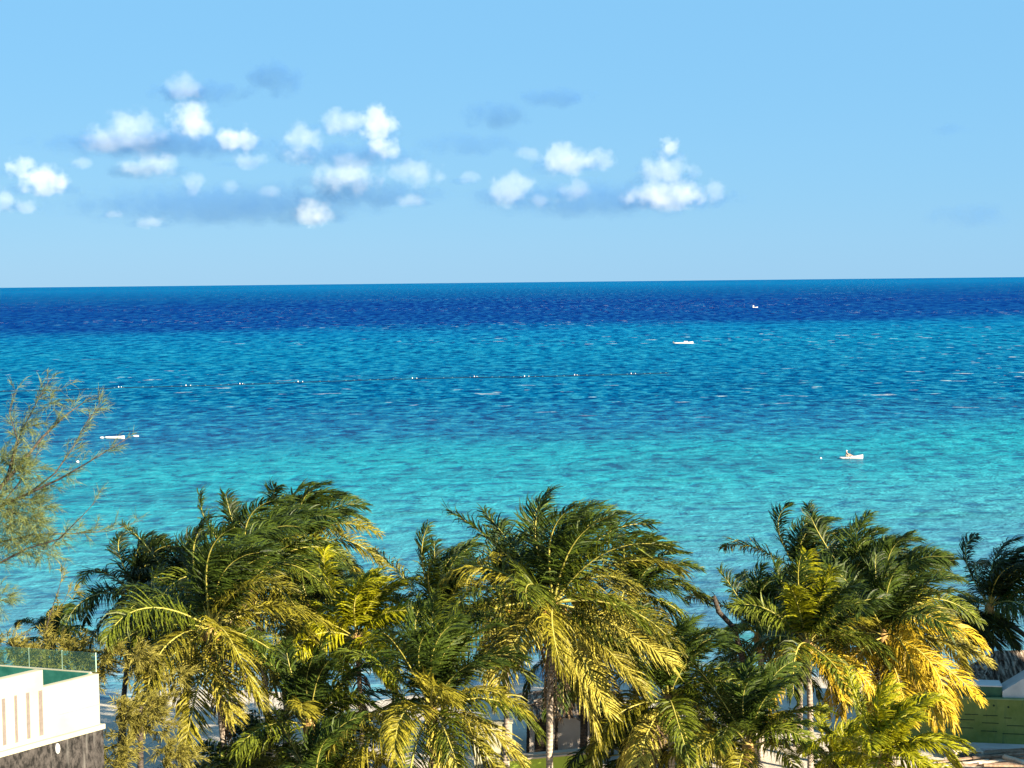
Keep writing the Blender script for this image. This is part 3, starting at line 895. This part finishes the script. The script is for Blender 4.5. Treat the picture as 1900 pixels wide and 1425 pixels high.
def thatch_roof(mb, c, wx, wy, h, over=0.0, rz=0.0, ridge=.35, seed=0, m=0):
    """hipped roof of ragged thatch: several overlapping courses with uneven lower edges"""
    rng = random.Random(seed)
    M = Matrix.Rotation(rz, 3, 'Z')
    courses = 6
    for k in range(courses):
        f0, f1 = k / courses, min(1, (k + 1.25) / courses)
        for s in range(4):
            def edge(f, i):
                x = wx * .5 * (1 - f) + wx * .5 * ridge * f
                y = wy * .5 * (1 - f) + .04 * f
                P = [(-x, -y), (x, -y), (x, y), (-x, y)]
                return Vector((*P[i % 4], h * f))
            a0, a1, b0, b1 = edge(f0, s), edge(f0, s + 1), edge(f1, s), edge(f1, s + 1)
            n = max(4, int((a1 - a0).length / .16))
            out = Vector(((0, -1), (1, 0), (0, 1), (-1, 0))[s] + (0,)) * .10
            V = []
            for j in range(n + 1):
                q = j / n
                lo = a0.lerp(a1, q) + out + Vector((0, 0, -rng.uniform(.0, .22) + .05))
                hi = b0.lerp(b1, q) + Vector((0, 0, .03))
                V += [Vector(c) + M @ lo, Vector(c) + M @ (lo + Vector((0, 0, -.08)) - out * .3), Vector(c) + M @ hi]
            F = []
            for j in range(n):
                o = j * 3
                F += [(o, o + 3, o + 5, o + 2), (o + 1, o + 4, o + 3, o)]
            mb.add(V, F, m)
    return mb

def build_right_side():
    p0, p1 = onz(1690, 1378, .85), onz(1900, 1386, .85)
    d = (p1 - p0); d.z = 0; d.normalize()
    n = Vector((d.y, -d.x, 0))
    pl = lambda u, v: onplane(u, v, p0, n)
    zt = pl(1850, 1298).z
    root = empty('green_house', (p0.x + d.x * 5, p0.y + d.y * 5 + 2, .7), 'low shaded house with a long green wall, white gable and flat roof ledge', 'house')
    P = lambda a, b: p0 + d * a - n * b
    mb = MB(); mb.prism([P(-2.5, 0), P(14, 0), P(14, 1.6), P(-2.5, 1.6)], .6, zt); mb.build('wall', M_green, root)
    mb = MB(); mb.prism([P(-2.55, -.04), P(14.05, -.04), P(14.05, .3), P(-2.55, .3)], zt + .003, zt + .05); mb.build('ledge', plain('pale_green_ledge', (.22, .30, .13), (.30, .38, .18), 2, .7), root)
    # dark green band set back on the roof, white top edge
    a0 = (pl(1795, 1290) - p0).dot(d); a1 = (pl(1861, 1298) - p0).dot(d)
    zb1 = pl(1830, 1277).z
    mb = MB(); mb.prism([P(a0 - 3, .35), P(a1, .35), P(a1, 1.4), P(a0 - 3, 1.4)], zt + .053, zb1); mb.build('roof_band', M_dkgreen, root)
    mb = MB(); mb.prism([P(a0 - 3.05, .30), P(a1, .30), P(a1, 1.45), P(a0 - 3.05, 1.45)], zb1 + .003, zb1 + .06); mb.build('cap', M_white_paint, root)
    # white gable rising to the right
    g = [pl(1862, 1300), pl(1862, 1285), pl(1901, 1255)]
    x0 = a1 + .01; zl = g[1].z; xr = (g[2] - p0).dot(d); zh = g[2].z
    V = []
    for b in (.25, 1.5):
        V += [P(x0, b) * 1.0, P(xr + 4, b), P(xr + 4, b), P(x0, b)]
    zz = [zt + .054, zt + .054, zh + (zh - zl) / max(.1, xr - x0) * 3.0, zl]
    V = [Vector((v.x, v.y, zz[i % 4])) for i, v in enumerate(V)]
    mb = MB(); mb.add(V, [(0, 1, 2, 3), (7, 6, 5, 4), (0, 4, 5, 1), (1, 5, 6, 2), (2, 6, 7, 3), (3, 7, 4, 0)]); mb.build('gable', M_concrete, root)
    # drain holes and joint lines
    for u, v in ((1821, 1307), (1844, 1309), (1871, 1312), (1769, 1325)):
        c = pl(u, v)
        mb = MB(); mb.tube([c + n * .012, c - n * .1], [.055, .055], 12); mb.build('drain_hole', M_groove, root)
    for (u0, v0, u1) in ((1762, 1321, 1780), (1790, 1325, 1815), (1824, 1327, 1851), (1863, 1332, 1877), (1760, 1334, 1808), (1822, 1341, 1853), (1868, 1346, 1900), (1752, 1349, 1806), (1820, 1356, 1850), (1860, 1361, 1900)):
        c0, c1 = pl(u0, v0), pl(u1, v0 + (u1 - u0) * .09)
        m = (c0 + c1) / 2
        mb = MB(); mb.box((m.x + n.x * .004, m.y + n.y * .004, c0.z), ((c1 - c0).length, .02, .035), math.atan2(d.y, d.x)); mb.build('joint', M_groove, root)
    # pale plinth at its foot
    mb = MB(); mb.prism([P(-2, -.9), P(14, -.9), P(14, -.003), P(-2, -.003)], .6, .98); mb.build('plinth', M_concrete, root)
    # thatched palapa behind
    Yp = p0.y + 5.5
    c = at(1774, 1284, Yp); c.x += 3.6
    zt2 = at(1860, 1208, Yp).z
    r = empty('palapa', (c.x, c.y, .6), 'thatched palapa roof rising behind the green house', 'hut')
    mb = MB(); thatch_roof(mb, (c.x, c.y, c.z), 7.2, 5.0, zt2 - c.z, 0, 0.04, .42, 4); mb.build('roof', M_thatch, r)
    for sx in (-1, 1):
        for sy in (-1, 1):
            mb = MB(); mb.tube([Vector((c.x + sx * 2.9, c.y + sy * 1.8, .3)), Vector((c.x + sx * 2.9, c.y + sy * 1.8, c.z + .3))], [.09, .08], 8); mb.build('post', M_bark, r, True)
    # timber pile and pallet
    rng = random.Random(9)
    G = 'timber in the pile below the green wall'
    spots = [(1790, 1416, .3, 2.6), (1812, 1420, -.1, 2.2), (1840, 1395, .12, 2.6), (1858, 1402, .05, 2.8), (1868, 1392, .2, 2.2), (1880, 1406, -.15, 2.4),
             (1850, 1412, .25, 2.0), (1885, 1416, .1, 2.6), (1830, 1408, -.3, 1.6), (1895, 1396, .0, 2.0), (1770, 1410, .4, 2.0), (1872, 1420, .0, 2.4)]
    names = ['timber plank lying at the left end of the wood pile', 'short timber plank lying below the pallet', 'brown plank at the back of the wood pile under the wall', 'brown plank crossing the middle of the wood pile',
             'slanting plank at the back of the wood pile', 'plank tilted the other way in the wood pile', 'pale plank in the middle of the wood pile', 'plank along the bottom of the picture in the wood pile',
             'short crooked plank next to the pallet', 'plank running off the right edge, topmost of the wood pile', 'plank sticking out left of the pallet', 'lowest plank at the bottom right of the pile']
    for k, ((u, v, rz, L), nm) in enumerate(zip(spots, names)):
        c = onz(u, v, 1.0 + .05 * (k % 4))
        mb = MB(); mb.box((0, 0, 0), (L, .14 + .06 * (k % 3), .06 + .03 * (k % 2)), 0, 0, rng.uniform(-.2, .2), rng.uniform(-.06, .06))
        o = mb.build('timber_plank', M_wood_pale if k in (6, 0) else M_wood)
        o.location = c; o.rotation_euler = (0, 0, rz)
        tag(o, nm, 'plank', G)
    for k, (u, v) in enumerate(((1868, 1408), (1888, 1414))):
        c = onz(u, v, 1.15)
        mb = MB(); mb.tube([Vector((-.15, 0, .1)), Vector((.7, -.5, -.05))], [.13, .11], 9); mb.tube([Vector((-.16, 0, .1)), Vector((-.17, .01, .102))], [.10, .10], 9)
        o = mb.build('log', M_wood_pale, None, True); o.location = c; o.rotation_euler = (0, 0, -.3 * k)
        tag(o, ('pale sawn log leaning on the wood pile' if k == 0 else 'pale sawn log nearest the lower right corner'), 'log', 'sawn logs on the wood pile')
    c = onz(1790, 1392, 1.15)
    r = empty('pallet', (c.x, c.y, 1.15), 'pale wooden pallet lying on the wood pile below the green wall', 'pallet')
    for i in range(5):
        mb = MB(); mb.box((c.x, c.y + (i - 2) * .27, 1.27), (1.45, .22, .03), .06, 0, 0, .05); mb.build('deck_board', M_wood_pale, r)
    for i in range(3):
        mb = MB(); mb.box((c.x + (i - 1) * .62, c.y, 1.19), (.09, 1.3, .10), .06); mb.build('stringer', M_wood_pale, r)

# ------------------------------------------------------------------ centre: huts behind the trunks
def build_centre():
    c = onz(1060, 1398, .85)
    k = c.y / FPX
    z_e = at(1060, 1322, c.y).z
    r = empty('beach_hut', (c.x, c.y + 1.5, .7), 'white walled beach hut with dark thatched roof behind the palm trunks', 'hut')
    w = 165 * k
    mb = MB(); mb.prism([(c.x - w / 2, c.y), (c.x + w / 2, c.y), (c.x + w / 2, c.y + 3), (c.x - w / 2, c.y + 3)], .6, z_e + .1); mb.build('wall', plain('hut_white', (.66, .55, .49), (.84, .76, .70), .8, .8), r)
    mb = MB(); thatch_roof(mb, (c.x, c.y + 1.5, z_e), w + 1.0, 4.4, .75, 0, 0, .3, 8); mb.build('roof', M_thatch, r)
    for x in (-.5, -.18, .16, .46):
        mb = MB(); mb.tube([Vector((c.x + w * x, c.y - .45, .5)), Vector((c.x + w * x + .05, c.y - .45, z_e + .1))], [.085, .075], 8); mb.build('post', M_bark, r, True)
    for x in (-.33, .3):
        mb = MB(); mb.box((c.x + w * x, c.y - .012, 1.75), (.75, .03, 1.9)); mb.build('door', M_bark, r)
    # lime green wall with timber edge
    a, b = at(1000, 1412, 63), at(1118, 1396, 63)
    r = empty('lime_shed', ((a.x + b.x) / 2, 64, .7), 'bright lime green shed wall under a timber edge at the bottom centre', 'shed')
    zt = (a.z + b.z) / 2
    V = [(a.x - 1.2, 63.6, .6), (b.x, 63, .6), (b.x, 63.6, .6), (a.x - 1.2, 64.2, .6)]
    V += [(a.x - 1.2, 63.6, a.z - .15), (b.x, 63, b.z), (b.x, 63.6, b.z + .02), (a.x - 1.2, 64.2, a.z - .12)]
    mb = MB(); mb.add(V, [(3, 2, 1, 0), (4, 5, 6, 7), (0, 1, 5, 4), (1, 2, 6, 5), (2, 3, 7, 6), (3, 0, 4, 7)]); mb.build('wall', M_lime, r)
    dx, dz = b.x - a.x + 1.2, b.z - a.z + .15
    for i, (oy, oz) in enumerate(((-.12, .07), (.25, .10))):
        mb = MB(); mb.box(((a.x - 1.2 + b.x) / 2 + .1, 63.3 + oy, (a.z - .15 + b.z) / 2 + oz), (dx + .5, .14 if i == 0 else .4, .06), -math.atan2(.6, dx), 0, random.Random(i).uniform(-.03, .03), -math.atan2(dz, dx))
        mb.build('roof_board', M_wood_pale if i != 2 else M_wood, r)
    # white walls glimpsed between the crowns
    for (u0, u1, v0, v1, Y, lab) in ((880, 950, 1342, 1420, 70, 'white low wall in sun between the big green palm and the bare trunk'),
                                     (1338, 1372, 1282, 1350, 80, 'white wall patch between the lime crown and the orange skirt'),
                                     (430, 500, 1384, 1425, 74, 'white low wall behind the trunk under the big left palm'),
                                     (1725, 1745, 1300, 1345, 86, 'pale wall end beyond the golden fronds')):
        p, q = at(u0, v1, Y), at(u1, v0, Y)
        mb = MB(); mb.box(((p.x + q.x) / 2, Y + .15, (q.z + .6) / 2), (q.x - p.x, .3, q.z - .6)); mb.box(((p.x + q.x) / 2, Y + .15, q.z + .032), (q.x - p.x + .1, .4, .06))
        tag(mb.build('garden_wall', M_white), lab, 'wall', 'white garden walls among the palms')
    # beach umbrellas left of centre
    for i, (u, v, Y, lab) in enumerate(((345, 1385, 82, 'white beach parasol behind the low casuarina'), (400, 1392, 80, 'white beach parasol in blue shade by the palm trunk'))):
        h = at(u, v, Y)
        r = empty('parasol', (h.x, h.y, .7), lab, 'parasol', 'white beach parasols')
        mb = MB(); mb.tube([Vector((h.x, h.y, .6)), Vector((h.x, h.y, h.z + .05))], [.03, .025], 8); mb.build('pole', M_white_paint, r)
        V = [(h.x, h.y, h.z)] + [(h.x + 1.4 * math.cos(a * math.pi / 4), h.y + 1.4 * math.sin(a * math.pi / 4), h.z - .5) for a in range(8)]
        V += [(x, y, z - .14) for x, y, z in V[1:]]
        mb = MB(); mb.add(V, [(0, 1 + a, 1 + (a + 1) % 8) for a in range(8)] + [(1 + a, 9 + a, 9 + (a + 1) % 8, 1 + (a + 1) % 8) for a in range(8)]); mb.build('canopy', M_white_paint, r)
    # dead stump of a palm
    f, t_ = at(1362, 1165, 73), at(1324, 1106, 73)
    r = MB()
    base = Vector((f.x + 1.0, 73, .6))
    r.tube([base, base.lerp(f, .6) + Vector((.25, 0, .3)), f, Vector((t_.x + .25, 73, (f.z + t_.z) / 2)), t_], [.18, .15, .13, .12, .10], 10)
    tag(r.build('palm_stump', M_bark, None, True), 'dead headless palm stem sticking up at the left of the right group', 'dead palm')

# ------------------------------------------------------------------ boats and buoys
def hull(L, Wd, H, rise=.3, n=16):
    V, F = [], []
    for i in range(n + 1):
        f = i / n
        x = (f - .5) * L
        w = Wd * .5 * (math.sin(math.pi * min(1, .10 + .9 * f)) ** .55 if f > .03 else .25)
        if f > .98: w = .02
        sh = H + rise * (f ** 3)
        V += [(x, -w, sh), (x, -w * .8, H * .25), (x, 0, -.1), (x, w * .8, H * .25), (x, w, sh), (x, w * .72, sh - .10), (x, 0, sh - .22), (x, -w * .72, sh - .10)]
    for i in range(n):
        for k in range(8):
            a = i * 8
            F.append((a + k, a + (k + 1) % 8, a + 8 + (k + 1) % 8, a + 8 + k))
    F += [tuple(range(8))[::-1], tuple(range(n * 8, n * 8 + 8))]
    return V, F

def skin_body(name, pts, edges, rad, mats, parent, loc, rz):
    me = bpy.data.meshes.new(name + '_rig')
    me.from_pydata(pts, edges, [])
    o = bpy.data.objects.new(name + '_rig', me)
    COL.objects.link(o)
    md = o.modifiers.new('s', 'SKIN')
    sv = me.skin_vertices[0].data
    for i, r_ in enumerate(rad):
        sv[i].radius = (r_, r_)
        sv[i].use_root = (i == 0)
    ss = o.modifiers.new('b', 'SUBSURF'); ss.levels = ss.render_levels = 1
    dg = bpy.context.evaluated_depsgraph_get()
    m2 = bpy.data.meshes.new_from_object(o.evaluated_get(dg))
    bpy.data.objects.remove(o)
    m2.materials.clear()
    q = link(name, m2, mats, parent)
    m2.polygons.foreach_set('use_smooth', [True] * len(m2.polygons))
    return q

def build_water_things():
    G = 'small craft on the water'
    # kayak with paddler
    c = onz(1580, 851, 0)
    rk = empty('kayak', c, 'white kayak with raised bow carrying a paddler on the turquoise water', 'kayak')
    V, F = hull(3.1, .78, .26, .30)
    mb = MB(); mb.add(V, F); o = mb.build('hull', M_white_paint, rk, True); o.matrix_parent_inverse = Matrix()
    mb = MB(); mb.box((-.75, 0, .40), (.06, .42, .34), 0, 0, 0, -.25); o = mb.build('seat_back', plain('kayak_seat', (.25, .32, .28), (.3, .36, .3)), rk); o.matrix_parent_inverse = Matrix()
    rk.rotation_euler = (0, 0, .06)
    sk = plain('skin', (.50, .30, .22), (.58, .36, .27), 5, .5)
    pts = [(-.55, 0, .34), (-.60, 0, .52), (-.66, 0, .74), (-.68, 0, .86), (-.68, 0, .93), (-.67, 0, 1.04),
           (-.66, .19, .80), (-.48, .27, .60), (-.22, .22, .62), (-.66, -.19, .80), (-.48, -.27, .60), (-.22, -.22, .62),
           (-.50, .11, .33), (-.12, .15, .52), (.25, .12, .28), (.38, .12, .36), (-.50, -.11, .33), (-.12, -.15, .52), (.25, -.12, .28), (.38, -.12, .36)]
    ed = [(0, 1), (1, 2), (2, 3), (3, 4), (4, 5), (2, 6), (6, 7), (7, 8), (2, 9), (9, 10), (10, 11), (0, 12), (12, 13), (13, 14), (14, 15), (0, 16), (16, 17), (17, 18), (18, 19)]
    rd = [.15, .14, .15, .06, .09, .09, .06, .045, .04, .06, .045, .04, .085, .065, .045, .035, .085, .065, .045, .035]
    b = skin_body('person', pts, ed, rd, sk, None, None, 0)
    b.location = c; b.rotation_euler = (0, 0, .06)
    tag(b, 'person sitting low in the white kayak holding a paddle, wearing a pale cap', 'person')
    mb = MB(); mb.ball((-.67, 0, 1.085), (.115, .105, .08), 0, 12, 6); mb.box((-.55, 0, 1.075), (.12, .13, .015)); mb.build('cap', M_white_paint, b, True).matrix_parent_inverse = Matrix()
    mb = MB(); mb.tube([Vector((-.63, 0, .47)), Vector((-.665, 0, .68))], [.165, .165], 12); mb.build('swim_vest', plain('vest', (.62, .52, .46), (.7, .6, .52)), b, True).matrix_parent_inverse = Matrix()
    mb = MB(); mb.tube([Vector((-.55, -.95, .30)), Vector((-.16, 0, .68)), Vector((.05, .95, .95))], [.017, .017, .017], 6)
    mb.box((-.60, -1.12, .25), (.05, .36, .16), -.3); mb.box((.10, 1.12, 1.0), (.05, .36, .16), -.3)
    o = mb.build('paddle', plain('paddle_dark', (.05, .06, .07), (.1, .1, .1)), None); o.location = c; o.rotation_euler = (0, 0, .06)
    tag(o, 'dark double bladed paddle held across the white kayak', 'paddle')
    # small float near the kayak
    def float_(u, v, r_, lab, sq=.7):
        p = onz(u, v, 0)
        mb = MB(); mb.ball((0, 0, r_ * .35), (r_, r_, r_ * sq), 0, 12, 8); mb.tube([Vector((0, 0, r_ * .8)), Vector((0, 0, r_ * 1.25))], [r_ * .22, r_ * .16], 8)
        o = mb.build('mooring_float', M_white_paint, None, True); o.location = p
        return tag(o, lab, 'float', 'loose white floats')
    float_(1523, 851, .14, 'tiny white float left of the kayak', 1.0)
    # long low moored skiff at the left with its two end floats
    c = onz(213, 814, 0)
    r = empty('skiff', c, 'long low white skiff moored at the left between two white floats', 'boat', G)
    V, F = hull(3.1, 1.1, .36, .12)
    mb = MB(); mb.add(V, F); mb.build('hull', M_white_paint, r, True).matrix_parent_inverse = Matrix()
    for x in (-.7, .4):
        mb = MB(); mb.box((x, 0, .27), (.22, .9, .05)); mb.build('thwart', M_wood_pale, r).matrix_parent_inverse = Matrix()
    for u, v, lab in ((189, 813, 'white float just left of the moored skiff'), (252, 810, 'white float right of the moored skiff')):
        p = onz(u, v, 0)
        mb = MB(); mb.ball((0, 0, .08), (.52 if u > 200 else .36, .3, .16), 0, 12, 8); o = mb.build('mooring_float', M_white_paint, None, True); o.location = p
        tag(o, lab, 'float', 'loose white floats')
    float_(144, 858, .22, 'round white float below the skiff, seen through the pine', .8)
    # white motor boat further out
    c = onz(1268, 638, 0)
    r = empty('motor_boat', c, 'white low motor boat out in the light blue water, right of centre', 'boat', G)
    V, F = hull(7.4, 1.9, .55, .35)
    mb = MB(); mb.add(V, F); mb.build('hull', M_white_paint, r, True).matrix_parent_inverse = Matrix()
    mb = MB(); mb.prism([(.2, -.5), (1.6, -.35), (1.6, .35), (.2, .5)], .55, 1.0); mb.build('console', M_white_paint, r).matrix_parent_inverse = Matrix()
    mb = MB(); mb.box((-3.75, 0, .6), (.35, .3, .7)); mb.build('outboard_motor', plain('motor', (.12, .12, .13), (.2, .2, .2)), r).matrix_parent_inverse = Matrix()
    # tiny boat near the horizon
    c = onz(1401, 571, 0)
    r = empty('sail_boat', c, 'tiny pale boat in the dark blue water near the horizon', 'boat', G)
    V, F = hull(4.6, 1.6, .5, .4)
    mb = MB(); mb.add(V, F); mb.build('hull', M_white_paint, r, True).matrix_parent_inverse = Matrix()
    mb = MB(); mb.prism([(-1.9, -.5), (-.9, -.5), (-.9, .5), (-1.9, .5)], .5, 2.0); mb.build('cabin', M_white_paint, r).matrix_parent_inverse = Matrix()
    # buoy line: rope with small floats and pairs of larger ones
    path = [(-20, 727), (104, 725), (220, 720), (345, 717), (445, 714), (553, 710), (665, 706), (765, 703.5), (880, 700.5), (973, 700), (1066, 697.5), (1171, 695), (1240, 692.5)]
    W_ = [onz(u, v, .03) for u, v in path]
    r = empty('buoy_line', W_[5], 'long swimming area rope with white buoys crossing the water from the left', 'buoy line')
    rel = [w - W_[5] for w in W_]
    mb = MB(); mb.tube(rel, [.19] * len(rel), 6); mb.build('rope', plain('wet_rope', (.004, .012, .03), (.008, .02, .045), .6, .05), r).matrix_parent_inverse = Matrix()
    mk = MB()
    for i in range(len(rel) - 1):
        n = 7
        for k in range(n):
            p = rel[i].lerp(rel[i + 1], (k + .5) / n)
            if (i * 7 + k) % 3: mk.ball(p + Vector((0, 0, .12)), (.26, .14, .13), 0, 8, 5)
    o = mk.build('rope_float', plain('dull_float', (.03, .08, .12), (.08, .14, .18), .5), r, True); o.matrix_parent_inverse = Matrix(); o['kind'] = 'stuff'
    for i in (2, 3, 4, 5, 7, 8, 9, 10, 11):
        for s_ in (0, 1):
            p = rel[i] + Vector((s_ * 1.1 * (1 if i % 2 else .6), 0, .25))
            mb = MB(); mb.ball((0, 0, 0), (.13 - .03 * s_, .13 - .03 * s_, .21 - .08 * s_), 0, 10, 7)
            o = mb.build('buoy', M_white_paint, r, True); o.matrix_parent_inverse = Matrix(); o.location = p

# ------------------------------------------------------------------ added hotel out of frame to the right, put there to shade the green house
def build_blocker():
    root = empty('blocker', (72, 75, .7), 'pale hotel tower added out of frame to the right to shade the green house', 'building')
    ca, sa = math.sin(SUN_AZ), math.cos(SUN_AZ)          # horizontal direction towards the sun
    def pt(c, s_): return (c * -sa + s_ * ca, c * ca + s_ * sa)
    w = [pt(70.3, 8), pt(70.3, 34), pt(79.8, 34), pt(79.8, 8)]
    mb = MB(); mb.prism(w, .5, 33.0); mb.build('wall', M_white, root)
    cx, cy = sum(p[0] for p in w) / 4, sum(p[1] for p in w) / 4
    for k in range(9):
        z = 4 + k * 3.2
        mb = MB(); mb.prism([(cx + (x - cx) * 1.02, cy + (y - cy) * 1.02) for x, y in w], z, z + .25); mb.build('blocker_slab', M_concrete, root)

def build_filler_shrubs():  # dark shrubs added to stand in for the black shade between the trunks
    spots = [(-15.0, 70, 2.2, 1.8, 'dark leafy shrub nearest the white building'), (-12.0, 66, 2.0, 1.6, 'dark shrub under the big left palm'), (-9.0, 64, 2.6, 1.9, 'dark shrub in front of the dead brown fronds at the left'),
             (-6.6, 66, 2.4, 2.0, 'dark shrub below the lime green young palm'), (-4.2, 63, 2.6, 2.2, 'broad dark shrub behind the big green bottom palm'), (-13.0, 76, 2.4, 2.2, 'dark shrub by the beach at the left'), (-7.5, 75, 2.6, 2.4, 'dark shrub by the beach behind the left group'),
             (8.2, 63, 2.6, 2.2, 'dark shrub under the green palm with hanging yellow fronds'),
             (9.4, 72, 2.6, 2.6, 'dark shrub behind the young palm with pale stalks'), (12.0, 66, 2.6, 2.0, 'dark shrub under the orange skirt'), (14.8, 70, 2.4, 2.0, 'dark shrub under the golden fronds'), (11.5, 80, 2.6, 2.4, 'dark shrub by the beach below the right group'), (15.5, 61, 2.0, 1.3, 'low dark shrub beside the wood pile')]
    for i, (x, y, r_, h, lab) in enumerate(spots):
        rng = np.random.default_rng(100 + i)
        n = 1500
        root = empty('filler_shrub', (x, y, .7), lab, 'filler_shrub', 'added dark shrubs standing in for the shade under the palms')
        sub = nrm(rng.normal(0, 1, (14, 3))) * rng.uniform(.35, 1, (14, 1)) * np.array([r_ * .7, r_ * .5, h * .42])
        c = sub[rng.integers(14, size=n)] + nrm(rng.normal(0, 1, (n, 3))) * rng.uniform(.2, .55, (n, 1)) + np.array([0, 0, h * .52])
        c[:, 2] = np.maximum(c[:, 2], .05)
        a = nrm(rng.normal(0, 1, (n, 3))); b = nrm(np.cross(a, rng.normal(0, 1, (n, 3))))
        w = rng.uniform(.06, .11, (n, 1))
        V = np.stack([c - a * w, c + b * w * .7, c + a * w, c - b * w * .7], 1).reshape(-1, 3)
        F = np.arange(n)[:, None] * 4 + np.array([[0, 1, 2, 3]])
        quads('foliage', V, F, np.zeros(n, int), [M_leaf['dark']], root)
        mb = MB()
        for k in range(4):
            p = Vector(sub[k]) + Vector((0, 0, h * .5))
            mb.tube([Vector((0, 0, -.2)), p * .5 + Vector((0, 0, .1)), p], [.05, .035, .015], 5)
        mb.build('stem', M_bark, root, True).matrix_parent_inverse = Matrix()

build_setting()
build_clouds()
build_filler_shrubs()
build_white_building()
build_palms()
build_pines()
build_right_side()
build_centre()
build_water_things()
build_blocker()
